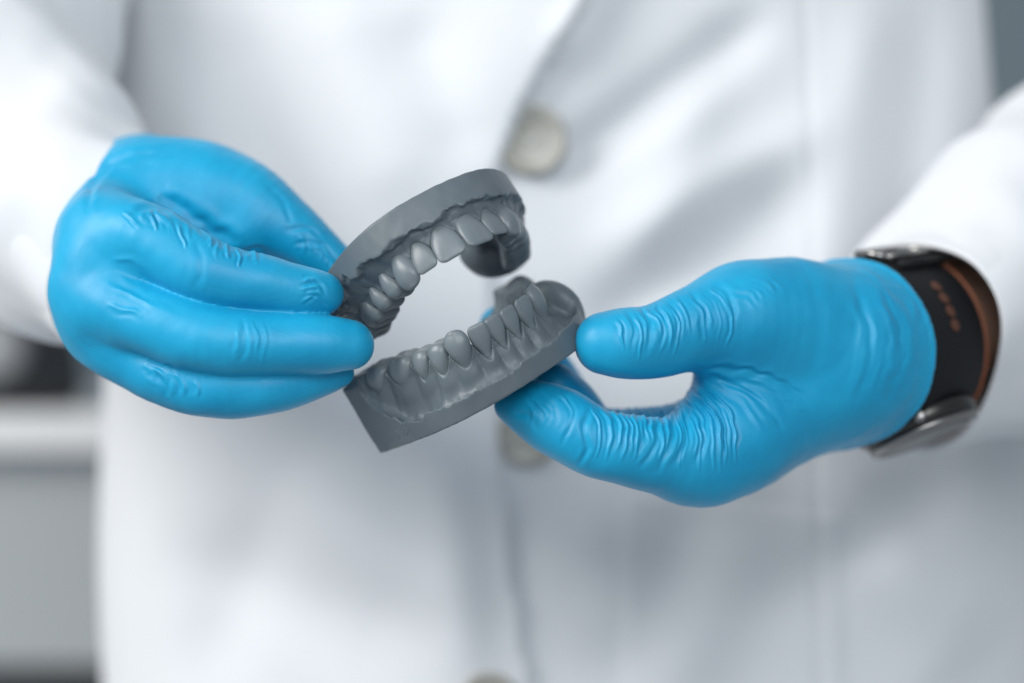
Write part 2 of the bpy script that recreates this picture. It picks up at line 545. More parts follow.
UP_ARCH = [(0, -27.2), (4.6, -26.8), (12, -24.3), (18.4, -19.8), (22.6, -12.2), (25.6, -4.6), (28.4, 4), (30.4, 13), (31, 20)]
a_ = Arch(UP_ARCH)
def s_of(ar, x, y):
    s, n = ar.map(np.array([[x]]), np.array([[y]])); return float(s[0, 0])
#        s, kind, width, height, thickness, tilt, taper, dn, dw
UT = [(s_of(a_, 4.6, -26.8), 'incisor', 9.2, 10.4, 7, 0.10, 0.80, 0, 0),
      (s_of(a_, 12.3, -24.2), 'incisor', 7.2, 9.2, 6.4, 0.08, 0.74, -0.3, 0),
      (s_of(a_, 18.4, -19.8), 'canine', 8.0, 10.4, 7.5, 0.05, 0.76, 0.5, 0),
      (s_of(a_, 22.7, -12.4), 'premolar', 7.0, 8.6, 9, -0.02, 0.7, 0.3, 0),
      (s_of(a_, 25.6, -5.2), 'premolar', 6.9, 8.0, 9, -0.02, 0.7, 0.3, 0),
      (s_of(a_, 28.2, 3.4), 'molar', 9.8, 7.4, 10.5, -0.04, 0.8, 0.3, 0),
      (s_of(a_, 30.2, 13), 'molar', 9.4, 7.0, 10.5, -0.05, 0.8, 0.0, 0)]
def up_wtop(s, X, Y):
    # lower rim of the outer wall, measured towards the bite
    return np.interp(s, [-70, -52, -44, -40, -36, -34, -24, -22, -12, -4, 8, 20, 30, 50],
                        [-4.0, -2.6, -3.0, -7.0, -7.5, -4.2, -3.8, -2.6, -3.2, -2.0, -2.6, -2.0, -3.4, -3.4])
UB = [(-35.5, 24), (-37.0, 14), (-34.5, 2), (-31, -9), (-26.2, -17.8), (-19.5, -24.6), (-11, -28.6), (0, -29.8), (11, -28.4), (19, -24.2), (25.2, -17), (29.6, -8), (32, 2), (33.5, 14), (32.5, 24)]
upper = build_model(dict(
    name='upper_dental_model', upper=True, r=(-0.37307063, -0.52064288, 0.22098102), s=1.08782858, t=(-0.22713789, 0.0, 0.26292524),
    label='grey upper jaw cast with tall jagged rim, tilted open above the lower cast',
    arch=UP_ARCH, teeth=mirror_teeth(UT), wb=-14.5, bt=0.05, bx=0.0, rear=27,
    g0=0.2, g1=3.6, gp=2.0, bulge=0.6, n0=-0.35, flare=0.55, fmax=2.1, fpost=3.6, thick=7.0, base=UB, rearpts=[], wtop=up_wtop,
    jag=0.45, edge=0.5, valley=0.0, vw=6, kk=1.2, slant=0.0, under=0.45, lip=0.15, lumps=[((24, 22, -1), (9, 6.5, 6), 0, 3), ((19.8, 20, -5), (8, 6, 7), 0, 4)], cuts=[], grooves=[]))

LO_ARCH = [(0, -20.6), (2.8, -20.4), (8.4, -19.8), (14.6, -17.2), (19.2, -11.6), (21.8, -4), (25, 4), (28.5, 12), (30, 19)]
b_ = Arch(LO_ARCH)
LT = [(s_of(b_, 2.8, -20.4), 'incisor', 5.7, 8.6, 6, 0.02, 0.56, 0, 0),
      (s_of(b_, 8.5, -19.8), 'incisor', 6.2, 8.8, 6, 0.04, 0.56, 0, 0),
      (s_of(b_, 14.8, -17.0), 'canine', 7.4, 10.0, 7, 0.02, 0.58, 0.8, 0),
      (s_of(b_, 19.4, -11.2), 'premolar', 7.2, 8.4, 8, -0.03, 0.62, 0.4, 0),
      (s_of(b_, 21.8, -4), 'premolar', 7.0, 7.4, 8.5, -0.06, 0.66, 0.5, 0),
      (s_of(b_, 25, 4.2), 'molar', 10.2, 6.6, 10, -0.10, 0.72, 0.5, 0),
      (s_of(b_, 29, 13.6), 'molar', 9.6, 5.8, 10, -0.10, 0.74, 0.3, 0)]
def lo_wtop(s, X, Y):
    return np.interp(s, [-62, -56, -52, -47, -42, -37, -33, -29, -26, -18, -8, 4, 14, 26, 40],
                        [2, 1, -3, -7, -9, -9.8, -10.5, -8.2, -8.2, -7, -6.0, -5.0, -4.0, -3, -2])
LB = [(-34.4, 29), (-33.4, 21.5), (-32.5, 8), (-30, -4), (-26, -14), (-20, -21), (-11, -25.5), (0, -27), (11, -26), (20, -22.5), (26.5, -16), (30, -6), (32, 8), (32.5, 21.5), (32.5, 29)]
lower = build_model(dict(
    name='lower_dental_model', upper=False, r=(0.11557716, -0.47522368, 0.52937539), s=1.12870567, t=(-0.12023107, 0.0, 0.00670672),
    label='grey resin lower jaw cast with flat-cut heel corner, held between both gloved hands',
    arch=LO_ARCH, teeth=mirror_teeth(LT, skip_left=(3, 4, 5, 6)), wb=-19.5, bt=0.15, bx=0.02, rear=21.5,
    g0=-0.9, g1=5.0, gp=1.7, bulge=1.0, n0=-0.25, flare=0.19, fmax=2.3, fpost=0.0, thick=6.5, base=LB, rearpts=[], wtop=lo_wtop,
    jag=0.25, edge=0.8, valley=2.2, vw=6.5, kk=3.6, slant=0.22, under=0.0, lip=0.4,
    lumps=[((25.3, -4, -4), (5.5, 11, 10), 0.25, 3), ((29.5, 15, -2), (4.5, 6.5, 8.5), 0, 3), ((0, 6, -14), (22, 18, 4), 0, 3)], cuts=[], grooves=[([(x, y), (x + 2.5, y - 6), (x + 4, y + 1), (x + 6, y - 6)], -0.22, 0.8) for x, y in ((386, 440), (394, 437), (402, 434))]))

# ------------------------------------------------------------------ gloved hands
def px_chain(pts, n=5):
    """pts: (px, py, depth mm, radius px) -> dense world points, radii in mm"""
    A = np.array([list(W(*p[:3])) + [p[3] * S * (D + p[2]) / D] for p in pts])
    C = catmull(A, n)
    return C[:, :3], C[:, 3]

def chain_param(V, P):
    L = np.r_[0, np.cumsum(np.linalg.norm(np.diff(P, axis=0), axis=1))]
    d = np.full(len(V), 1e9); u = np.zeros(len(V))
    for i in range(len(P) - 1):
        a, e = P[i], P[i + 1] - P[i]
        t = np.clip(((V - a) @ e) / (e @ e), 0, 1)
        dd = np.linalg.norm(V - a - t[:, None] * e, axis=1)
        m = dd < d; d[m] = dd[m]; u[m] = L[i] + t[m] * (L[i + 1] - L[i])
    return d, u, L[-1]

def build_glove(cfg, parent):
    f = Field(cfg['lo'], cfg['hi'], cfg.get('h', 0.9))
    palm = None
    for pr in cfg['palm']:
        if pr[0] == 'c':
            P, R = px_chain(pr[1]); E = f.chain(P, R)
        else:
            _, c, d1, up, rad = pr
            E = f.ellipsoid(W(*c), frame_from(d1, up), rad)
        palm = E if palm is None else smin(palm, E, cfg.get('kp', 14))
    F = palm
    chains = []
    for fg in cfg['fingers']:
        P, R = px_chain(fg['pts'])
        E = f.chain(P, R)
        chains.append((P, R))
        G = smin(palm, E, fg.get('k', 9))
        F = smin(F, G, 1.6)
    # cuff: cut by a plane, rolled bead
    c, ax, rad = cfg['cuff']
    c = W(*c); ax = np.array(ax, float); ax /= np.linalg.norm(ax)
    X, Y, Z = f.pts((slice(None),) * 3)
    pl = (X - c[0]) * ax[0] + (Y - c[1]) * ax[1] + (Z - c[2]) * ax[2]
    F = smax(F, pl, 0.8)
    F = np.minimum(F, smax(F - 0.9, np.abs(pl + 1.0) - 1.2, 1.0))
    F = F.astype(np.float32)
    F[0] = F[-1] = 5; F[:, 0] = F[:, -1] = 5; F[:, :, 0] = F[:, :, -1] = 5
    V, Q = surface_nets(F, f.lo, f.h)
    V, Q, N = subdivide(V, Q, 2)
    dis = np.zeros(len(V))
    wob = SineNoise(24, 21)(V); wob2 = SineNoise(8, 22)(V); env3 = SineNoise(9, 23)(V)
    for fg, (P, R) in zip(cfg['fingers'], chains):
        if 'wr' not in fg: continue
        d, u, L = chain_param(V, P)
        rloc = np.interp(u, np.linspace(0, L, len(R)), R)
        near = smoothstep(rloc.max() * 0.9 + 5, rloc.max() * 0.5 + 3, d - rloc * 0.6)
        near = smoothstep(7, 1.5, np.abs(d - rloc))
        for (u0, u1, amp, per, slant) in fg['wr']:
            u0, u1 = u0 * L, u1 * L
            e = smoothstep(u0 - 3, u0 + 3, u) * smoothstep(u1 + 3, u1 - 3, u)
            ph = (u + slant * (V[:, 2] - P[:, 2].mean()) + 1.3 * wob + 0.28 * wob2) / per
            w = np.sin(2 * np.pi * ph)
            w = (1 - np.abs(w)) ** 1.6 * 1.4 - 0.5                 # ridged folds
            dis += amp * e * near * w * np.clip(0.35 + 0.75 * env3, 0.0, 1.4)
    px = proj(V); front = smoothstep(0.35, -0.1, N[:, 1])
    px_w = px + np.c_[SineNoise(9, 31)(V), SineNoise(9, 32)(V)] * 0.8
    for pts, amp, wid in cfg['grooves']:
        dis += groove(px_w, catmull(pts, 6), amp, wid) * front
    rf = random.Random(5)
    for fam in cfg['families']:
        ca, cb, n, amp, wid = fam[:5]
        msk = front * (V[:, 1] < fam[5]) if len(fam) > 5 else front
        ca, cb = catmull(ca, 5), catmull(cb, 5)
        if len(ca) != len(cb):
            m_ = min(len(ca), len(cb)); ca, cb = ca[:m_], cb[:m_]
        for i in range(n):
            q = (i + rf.uniform(-0.48, 0.48)) / max(1, n - 1)
            ln = ca * (1 - q) + cb * q
            q2 = q + rf.uniform(-0.7, 0.7) / n          # lines drift apart and meet
            tt = np.linspace(0, 1, len(ln))[:, None]
            ln = ln * (1 - tt) + (ca * (1 - q2) + cb * q2) * tt
            i0 = int(rf.uniform(0, 0.28) * len(ln)); i1 = len(ln) - int(rf.uniform(0, 0.35) * len(ln))
            dis += fold(px_w, ln[i0:i1], amp * rf.uniform(0.25, 1.45), wid * rf.uniform(0.8, 1.25)) * msk
    for cc, rr, amp in cfg.get('dents', []):
        d = np.linalg.norm(V - W(*cc), axis=1); dis += amp * np.exp(-(d / rr) ** 2)
    dis += 0.12 * SineNoise(20, 41)(V) + 0.02 * SineNoise(7, 42)(V)
    # stretched-film lines close to the cuff
    plv = (V - c) @ ax
    dis += cfg.get('flare', 0) * smoothstep(-9, -1, plv)
    dis += 0.25 * np.exp(-((plv + 8) / 9) ** 2) * np.sin(plv / 1.6 + 1.5 * wob) * np.clip(0.5 + 0.5 * env3, 0, 1)
    V = V + N * dis[:, None]
    return make_mesh('glove', V, Q, M_GLOVE, parent)

person = empty('person', 'person in a white lab coat and blue gloves holding up two dental casts', 'person', (0.015, 0.27, -0.36))

FR = [  # photo-left hand (the person's right)
    dict(pts=[(100, 232, 2, 34), (140, 236, -8, 36), (195, 266, -14, 35), (225, 277, -16, 32), (270, 285, -16, 29), (300, 291, -15, 26), (322, 293.5, -13.5, 21.5)], k=8),
    dict(pts=[(86, 292, 0, 33), (130, 312, -10, 34), (195, 336, -17, 35.5), (240, 343, -19, 33), (290, 344, -18, 31), (322, 344.5, -17, 30), (349, 345, -15.5, 25.5)], k=8),
    dict(pts=[(100, 330, 8, 30), (140, 360, 0, 32), (200, 383, -8, 34), (250, 386, -10, 31), (290, 382, -9, 27), (325, 375, -6, 20), (340, 373, -5, 15)], k=8),
    dict(pts=[(112, 335, 22, 27), (160, 368, 14, 28), (215, 384, 8, 26), (260, 384, 10, 24), (300, 375, 12, 20)], k=7),
    # thumb
    dict(pts=[(154, 190, 40, 41), (202, 189, 36, 41), (245, 198, 30, 38), (281, 222, 26, 31), (310, 246, 24, 27), (332, 262, 23, 22)], k=16),
]
build_glove(dict(
    lo=(-162, -42, -40), hi=(-36, 92, 76), h=0.9, fingers=FR, kp=13,
    palm=[('c', [(142, 201, 62, 47), (120, 207, 40, 42), (104, 232, 14, 36)]),
          ('c', [(142, 207, 62, 46), (108, 248, 34, 40), (90, 290, 12, 33)]),
          ('c', [(142, 215, 60, 46), (112, 290, 34, 36), (102, 328, 18, 31)]),
          ('c', [(142, 202, 60, 46), (154, 190, 42, 39), (192, 192, 36, 38)]),
          ('c', [(150, 205, 42, 36), (195, 224, 31, 26), (240, 238, 25, 20)]),
          ('c', [(140, 198, 60, 45), (142, 196, 84, 44)]),
          ('c', [(104, 240, 16, 30), (132, 274, 2, 25)]),
          ('c', [(112, 234, 3, 33), (103, 268, 2, 32), (102, 300, 3, 31), (116, 336, 6, 28)]),
          ('c', [(104, 262, -1, 30), (124, 272, -3, 28)]), ('c', [(105, 318, 1, 30), (122, 330, 0, 28)])],
    families=[([(140, 203), (150, 220), (153, 236)], [(258, 250), (262, 262), (260, 276)], 12, 0.30, 1.5, 4),
              ([(292, 230), (300, 241), (297, 254)], [(320, 246), (330, 257), (326, 268)], 5, 0.30, 1.5),
              ([(142, 362), (156, 374), (160, 392)], [(188, 374), (194, 388), (190, 404)], 5, 0.32, 2.0),
              ([(300, 283), (312, 281), (322, 287)], [(298, 303), (312, 298), (326, 304)], 4, 0.22, 1.5),
              ([(112, 210), (128, 222), (140, 240)], [(146, 200), (166, 216), (176, 236)], 5, 0.28, 1.8, 4),
              ([(232, 322), (238, 340), (234, 364)], [(262, 320), (268, 342), (264, 368)], 4, 0.14, 1.8),
              ([(105, 262), (130, 268), (150, 282)], [(100, 300), (130, 312), (165, 322)], 4, 0.22, 2.6)],
    cuff=((135, 190, 76), (-0.25, 1.0, 0.35), 16),
    grooves=[([(84, 212), (98, 176), (130, 156), (176, 152)], 0.7, 3.5), ([(128, 214), (150, 207), (172, 214)], 0.45, 3.5),
             ([(160, 196), (185, 210), (215, 232), (238, 244)], 1.0, 6), 
             ([(240, 250), (256, 249), (270, 254)], 0.35, 2.5),
             ([(262, 180), (285, 205), (290, 228)], 0.2, 3), ([(285, 232), (305, 228), (325, 238)], 0.3, 2.5),
             ([(292, 245), (312, 242), (330, 250)], 0.25, 2.2), ([(240, 318), (246, 340), (240, 366)], 0.22, 3),
             ([(196, 238), (202, 262), (196, 290)], 0.2, 4), ([(110, 283), (150, 296), (185, 312)], 0.15, 4),
             ([(300, 287), (318, 284), (326, 296)], 0.3, 2), ([(305, 302), (318, 297), (328, 305)], 0.25, 2),
             ([(150, 372), (164, 382), (166, 396)], 0.4, 3), ([(165, 364), (178, 376), (182, 392)], 0.3, 3)],
), person)

LF = [  # photo-right hand (the person's left)
    dict(pts=[(790, 320, 14, 56), (740, 318, 4, 47), (700, 325, -3, 41), (655, 341, -8, 37), (625, 343, -10, 36), (606, 343, -10, 32)], k=14),
    dict(pts=[(725, 440, 8, 48), (685, 458, -2, 42), (640, 452, -10, 37), (600, 444, -13, 35), (562, 424, -10, 36), (535, 411, -6, 30), (514, 404, -3, 20)], k=12),
    dict(pts=[(740, 440, 24, 46), (690, 440, 24, 38), (640, 440, 26, 33), (595, 436, 24, 31), (570, 405, 18, 28), (556, 388, 14, 24)], k=10),
    dict(pts=[(750, 428, 44, 38), (690, 442, 48, 32), (630, 446, 50, 29), (585, 425, 48, 26), (545, 365, 44, 23), (500, 326, 42, 21)], k=10),
    dict(pts=[(770, 415, 58, 36), (720, 432, 64, 30), (670, 445, 66, 28), (640, 448, 64, 26), (610, 440, 60, 23)], k=10),
]
build_glove(dict(
    lo=(-12, -38, -66), hi=(160, 102, 38), h=0.95, fingers=LF, kp=12, flare=1.3,
    palm=[('c', [(846, 350, 28, 68), (795, 328, 18, 56), (750, 320, 8, 46)]),
          ('c', [(846, 354, 28, 68), (795, 395, 20, 56), (735, 438, 8, 46), (705, 460, 4, 40)]),
          ('c', [(846, 352, 34, 66), (805, 396, 34, 52), (745, 430, 26, 44)]),
          ('c', [(846, 352, 40, 66), (805, 388, 46, 50), (755, 422, 46, 38)]),
          ('c', [(745, 335, 12, 46), (740, 385, 12, 40), (735, 430, 12, 44)]),
          ('c', [(846, 350, 28, 68), (880, 348, 62, 66)])],
    families=[([(606, 313), (620, 332), (616, 366)], [(716, 284), (734, 316), (728, 350)], 18, 0.26, 1.2),
              ([(592, 404), (602, 430), (592, 470)], [(698, 380), (734, 418), (738, 478)], 27, 0.32, 1.15),
              ([(704, 378), (745, 400), (770, 440)], [(706, 372), (760, 376), (815, 405)], 5, 0.22, 2.2),
              ([(520, 398), (530, 412), (528, 432)], [(556, 390), (570, 414), (562, 450)], 5, 0.24, 1.7),
              ([(720, 292), (745, 300), (765, 318)], [(750, 272), (775, 282), (792, 300)], 5, 0.16, 2.0),
              ([(846, 280), (862, 335), (846, 415)], [(886, 285), (906, 342), (882, 405)], 5, 0.16, 2.6)],
    cuff=((858, 350, 34), (0.64, 0.76, 0.06), 30),
    grooves=[([(690, 372), (720, 369), (760, 374), (790, 388), (815, 410)], 0.45, 3), ([(700, 376), (735, 385), (765, 405), (785, 430)], 0.35, 3),
             ([(695, 378), (712, 400), (725, 430), (720, 462)], 0.4, 3), ([(690, 382), (700, 405), (704, 435), (694, 468)], 0.4, 3),
             ([(682, 388), (688, 412), (684, 445), (672, 470)], 0.4, 2.8), ([(672, 396), (674, 420), (668, 450), (655, 474)], 0.4, 2.6),
             ([(660, 402), (660, 425), (652, 452), (640, 470)], 0.35, 2.4), ([(648, 408), (646, 430), (636, 455)], 0.35, 2.4),
             ([(590, 408), (584, 425), (588, 448), (578, 466)], 0.4, 2.6), ([(566, 398), (572, 420), (564, 446)], 0.3, 2.4),
             ([(530, 390), (545, 400), (556, 418)], 0.35, 3),
             ([(515, 412), (530, 418), (540, 432)], 0.3, 3), 
             ([(655, 303), (664, 320), (660, 345)], 0.3, 2.6), ([(668, 300), (678, 318), (676, 345)], 0.3, 2.6),
             ([(640, 306), (650, 325), (646, 355)], 0.3, 2.6), ([(625, 308), (634, 326), (632, 352)], 0.25, 2.4),
             ([(690, 290), (704, 310), (704, 340)], 0.3, 3), ([(715, 282), (730, 296), (734, 318)], 0.3, 3),
             ([(850, 285), (868, 320), (870, 365), (856, 405)], 0.3, 4), ([(880, 290), (900, 325), (900, 365), (885, 400)], 0.4, 4)],
), person)

# ------------------------------------------------------------------ coat
def tube(name, path, rads, mat, parent, folds, nu=96, thick=1.6, dense=10, seed=3, cuff=True):
    """cloth tube along a path (mm); last ring is the open end, turned inside"""
    P = catmull(np.c_[path, rads], dense); C, R = P[:, :3], P[:, 3]
    T = np.gradient(C, axis=0); T /= np.linalg.norm(T, axis=1)[:, None]
    up = np.array([0, 0.3, 1.0]); A = np.cross(up, T); A /= np.linalg.norm(A, axis=1)[:, None]; B = np.cross(T, A)
    ph = np.linspace(0, 2 * np.pi, nu, endpoint=False)
    rings = []
    L = np.r_[0, np.cumsum(np.linalg.norm(np.diff(C, axis=0), axis=1))]
    for i in range(len(C)):
        dirs = A[i][None] * np.cos(ph)[:, None] + B[i][None] * np.sin(ph)[:, None]
        rings.append(C[i] + dirs * (R[i] + folds(L[-1] - L[i], ph))[:, None])
    n0 = len(rings)
    for k in range(1, 9):      # inner side of the sleeve
        i = n0 - k
        dirs = A[i][None] * np.cos(ph)[:, None] + B[i][None] * np.sin(ph)[:, None]
        rings.append(C[i] + dirs * (R[i] - thick * 1.5 + folds(L[-1] - L[i], ph))[:, None])
    V = np.vstack(rings); n = len(rings); F = []
    for j in range(n - 1):
        for i in range(nu):
            F.append([j * nu + i, (j + 1) * nu + i, (j + 1) * nu + (i + 1) % nu, j * nu + (i + 1) % nu])
    F = np.array(F)
    V, F, N = subdivide(V, F, 1)
    V = V + N * (0.8 * SineNoise(55, seed)(V) + 0.15 * SineNoise(20, seed + 1)(V))[:, None]
    return make_mesh(name, V, F, mat, parent)

# torso: closed elliptical barrel with a draped front
def coat_front(X, Z):
    """extra relief of the cloth (mm, + towards the viewer) over the front"""
    px = 512 + X / S * D / (D + 155); py = 341.5 - Z / S * D / (D + 155)
    r = np.zeros_like(X)
    def fold(x0, y0, x1, y1, wid, amp):
        nonlocal r
        e = np.array([x1 - x0, y1 - y0], float); L = np.hypot(*e)
        t = ((px - x0) * e[0] + (py - y0) * e[1]) / L ** 2
        d = ((px - x0) * e[1] - (py - y0) * e[0]) / L
        m = smoothstep(-0.15, 0.2, t) * smoothstep(1.15, 0.8, t)
        r = r + amp * m * np.exp(-(d / wid) ** 2)
    for a in FOLDS: fold(*a)
    # front edge: the left panel lies over the right one, lapel above
    xe = np.interp(py, [-200, 0, 110, 185, 300, 440, 560, 683, 900], [670, 587, 522, 494, 490, 500, 512, 531, 560])
    r += 5.0 * smoothstep(1.5, -1.5, px - xe) * smoothstep(-260, -40, px - xe) 
    r += 6.0 * smoothstep(2, -2, px - xe) * smoothstep(230, 60, py) * smoothstep(170, 0, xe - px)
    # sewn seam of the right panel
    xs = 812 + 0.02 * (py - 200)
    r += -1.4 * np.exp(-((px - xs) / 2.5) ** 2) 
    # pocket opening edge
    r += 1.2 * smoothstep(6, -6, np.abs(px - 735) - 110) * smoothstep(0, 4, py - (500 + 0.1 * (px - 700)))
    return r

FOLDS = [(560, 170, 760, 20, 24, -9), (600, 250, 830, 120, 30, 5), (600, 330, 790, 190, 34, -10), (560, 60, 640, -60, 22, 6),
         (700, 60, 640, 330, 40, 5), (880, 0, 820, 330, 40, 7), (940, 0, 900, 300, 30, -8), (200, 200, 330, 420, 50, 5),
         (150, 60, 260, 330, 40, 7), (215, 0, 330, 330, 36, -6), (330, 0, 400, 200, 40, 4), (260, 480, 480, 600, 40, 5),
         (160, 560, 420, 640, 45, -6), (300, 440, 200, 683, 40, -5), (440, 430, 470, 683, 30, 4), (560, 520, 700, 683, 50, 6),
         (700, 500, 620, 683, 40, -5), (820, 480, 1000, 640, 50, 7), (740, 620, 960, 500, 40, -5), (880, 560, 960, 683, 40, 4),
         (420, 20, 470, 160, 30, -3)]
nz, nu = 330, 560
zs = np.linspace(-330, 330, nz); th = np.linspace(0, 2 * np.pi, nu, endpoint=False)
TH, ZZ = np.meshgrid(th, zs)
cx = 22 - 0.06 * ZZ; ax_, ay_ = 200 - 0.06 * ZZ, 118.0
Xt = cx + ax_ * np.sign(np.cos(TH)) * np.abs(np.cos(TH)) ** 0.9
Yt = 270 - ay_ * np.sign(np.sin(TH)) * np.abs(np.sin(TH)) ** 0.72
fr = np.clip(np.sin(TH), 0, 1) ** 0.5
rel = coat_front(Xt, ZZ) + 0.8 * SineNoise(110, 61)(np.stack([Xt, 0 * Xt, ZZ], -1)) + 0.12 * SineNoise(40, 62)(np.stack([Xt, 0 * Xt, ZZ], -1))
Yt = Yt - rel * fr
Xt = Xt + (1 - fr) * 2.5 * np.sin(ZZ / 33 + 2 * np.cos(TH)) * np.sign(np.cos(TH))
Vt = np.stack([Xt, Yt, ZZ], -1).reshape(-1, 3)
Ft = []
ii, jj = np.meshgrid(np.arange(nz - 1), np.arange(nu), indexing='ij')
a0 = ii * nu + jj; b0 = ii * nu + (jj + 1) % nu
Ft = np.stack([a0, a0 + nu, b0 + nu, b0], -1).reshape(-1, 4).tolist()
Ft.append([j for j in range(nu)]); Ft.append([(nz - 1) * nu + j for j in range(nu)][::-1])
coat = make_mesh('coat', Vt, Ft, M_COAT, person)
def coat_y(px, py):
    """depth of the coat's front under a photograph position"""
    x = (px - 512) * S * (D + 155) / D; z = (341.5 - py) * S * (D + 155) / D
    s = math.sqrt(max(0.01, 1 - ((x - 22 + 0.06 * z) / (200 - 0.06 * z)) ** 2))
    return x, z, 270 - 118 * s ** 0.72 - float(coat_front(np.array([[x]]), np.array([[z]]))[0, 0])

def lathe(profile, c, axis, nu=64, up=(0, 0, 1)):
    A = frame_from(axis, up); ph = np.linspace(0, 2 * np.pi, nu, endpoint=False)
    V = []
    for r, hgt in profile:
        V.append(c + A[0] * hgt + (A[1][None] * np.cos(ph)[:, None] + A[2][None] * np.sin(ph)[:, None]) * r)
    V = np.vstack(V); n = len(profile)
    F = [[j * nu + i, j * nu + (i + 1) % nu, (j + 1) * nu + (i + 1) % nu, (j + 1) * nu + i] for j in range(n - 1) for i in range(nu)]
    F.append([i for i in range(nu)][::-1]); F.append([(n - 1) * nu + i for i in range(nu)])
    return V, F
for (bx_, by_) in [(530, 142), (526, 436), (487, 700)]:
    x, z, y = coat_y(bx_ + 2, by_)
    c = np.array([x, y - (2.5 if by_ < 200 else 0.8), z])
    prof = [(11.5, 0), (13.4, 0.6), (13.9, 1.6), (13.4, 2.6), (12.2, 3.0), (10.8, 2.7), (9.8, 2.0), (6, 1.7), (2, 1.6), (0.02, 1.6)]
    if by_ > 200: prof = [(r * 0.86, q) for r, q in prof]
    V, F = lathe(prof, c, (0, -1, 0))
    bt = make_mesh('button', V, F, M_BUTTON, coat)
    tv, tf = [], []
    for q in (-1, 1):
        P0 = c + np.array([q * 1.6 - 1.6 * q * 2, -1.6, -1.8]); P1 = c + np.array([q * 1.6, -1.6, 1.8])
        Vv, Ff = lathe([(0.02, -0.3), (0.5, 0), (0.6, 2.4), (0.5, 4.8), (0.02, 5.1)], c + np.array([-1.7 * q, -2.0, -1.7]), (q * 0.7, 0, 0.7), 12, (0, 1, 0))
        tf += [[k + sum(len(t) for t in tv) for k in g] for g in Ff]; tv.append(Vv)
    make_mesh('thread', np.vstack(tv), tf, M_THREAD, bt)

# sleeves
def fR(l, ph):
    return 3.0 * np.sin(2 * ph + l / 14) * np.exp(-l / 120) + 2.2 * np.sin(3 * ph - l / 22 + 1) + 3 * np.exp(-((l - 34) / 10) ** 2) * (0.5 + 0.5 * np.sin(ph * 2 + 1)) \
        + 3 * np.exp(-((l - 75) / 14) ** 2) * (0.5 + 0.5 * np.sin(ph + 2)) + 0.5 * np.sin(5 * ph + l / 14)
tube('sleeve', [W(10, -190, 215), W(-20, -30, 178), W(-26, 95, 135), W(44, 205, 90), W(142, 254, 46)], [66, 62, 55, 44, 36.5], M_COAT, coat, fR, seed=71)
tube('sleeve', [W(1280, -150, 210), W(1240, 60, 190), W(1140, 200, 160), W(1024, 285, 118), W(916, 344, 71)], [68, 66, 64, 56, 38], M_COAT, coat, fR, seed=75)

# body under the clothes (forearms show in the sleeve mouths)
fb = Field((-230, 10, -330), (400, 380, 330), 5.0)
Fb = fb.ellipsoid((15, 270, -60), np.eye(3), (165, 92, 420))
for ch in ([(10, -190, 215, 95), (-20, -20, 180, 90), (-20, 120, 135, 74), (60, 200, 90, 54), (136, 196, 66, 42)],
           [(1280, -150, 210, 95), (1240, 60, 190, 90), (1130, 210, 160, 78), (1012, 295, 115, 62), (880, 350, 56, 58)]):
    P, R = px_chain([(a, b_2, c_2, d_2) for a, b_2, c_2, d_2 in ch]); Fb = smin(Fb, fb.chain(P, R, m=30), 20)
Fb[0] = Fb[-1] = 5; Fb[:, 0] = Fb[:, -1] = 5; Fb[:, :, 0] = Fb[:, :, -1] = 5
V, Q = surface_nets(Fb, fb.lo, fb.h)
V, Q, N = subdivide(V, Q, 1)
make_mesh('body', V, Q, M_SKIN, person)

# ------------------------------------------------------------------ wristwatch
wc = W(888, 349, 54)
wax = np.array([0.66, 0.74, 0.08]); wax /= np.linalg.norm(wax)
wA = np.cross(wax, [0, 0, 1]); wA /= np.linalg.norm(wA); wB = np.cross(wA, wax)   # wA: towards viewer-ish
if wA[1] > 0: wA = -wA
wB = np.array([0, 0, 1.0]) - wax * wax[2]; wB /= np.linalg.norm(wB)
watch = empty('wristwatch', 'wristwatch with black and tan strap on the photo-right wrist beside the blue glove cuff', 'watch', tuple((wc) * 1e-3))
def band(name, r0, r1, h0, h1, mat, parent, p0=0, p1=2 * np.pi, nu=160, rad=1.0):
    full = abs(p1 - p0 - 2 * np.pi) < 1e-6
    ph = np.linspace(p0, p1, nu, endpoint=not full)
    sec = [(r0, h0), (r1 - rad * .3, h0), (r1, h0 + rad), (r1 + 0.3, (h0 + h1) / 2), (r1, h1 - rad), (r1 - rad * .3, h1), (r0, h1)]
    V = []
    for r, h in sec:
        V.append(wc + wax * h + r * (wA[None] * np.cos(ph)[:, None] * 0.93 + wB[None] * np.sin(ph)[:, None]))
    V = np.vstack(V); m = len(sec); n = len(ph); F = []
    for j in range(m):
        for i in range(n if full else n - 1):
            F.append([j * n + i, j * n + (i + 1) % n, ((j + 1) % m) * n + (i + 1) % n, ((j + 1) % m) * n + i])
    if not full:
        F.append([j * n for j in range(m)]); F.append([j * n + n - 1 for j in range(m)][::-1])
    return make_mesh(name, V, F, mat, parent)
strap = band('strap', 29.5, 32.5, -18, 15.5, M_STRAP, watch)
band('lining', 28.3, 32.6, 15.6, 17.0, M_BROWN, strap)
for k in range(4):      # strap holes, brown lining showing
    ph = math.radians(42 - k * 9)
    rd = wA * math.cos(ph) * 0.93 + wB * math.sin(ph)
    V, F = lathe([(2.3, 0), (2.3, 0.5), (1.8, 0.62), (0.02, 0.6)], wc + wax * -3 + rd * 32.6, rd, 20, tuple(wax))
    make_mesh('strap_hole', V, F, M_HOLE, strap)
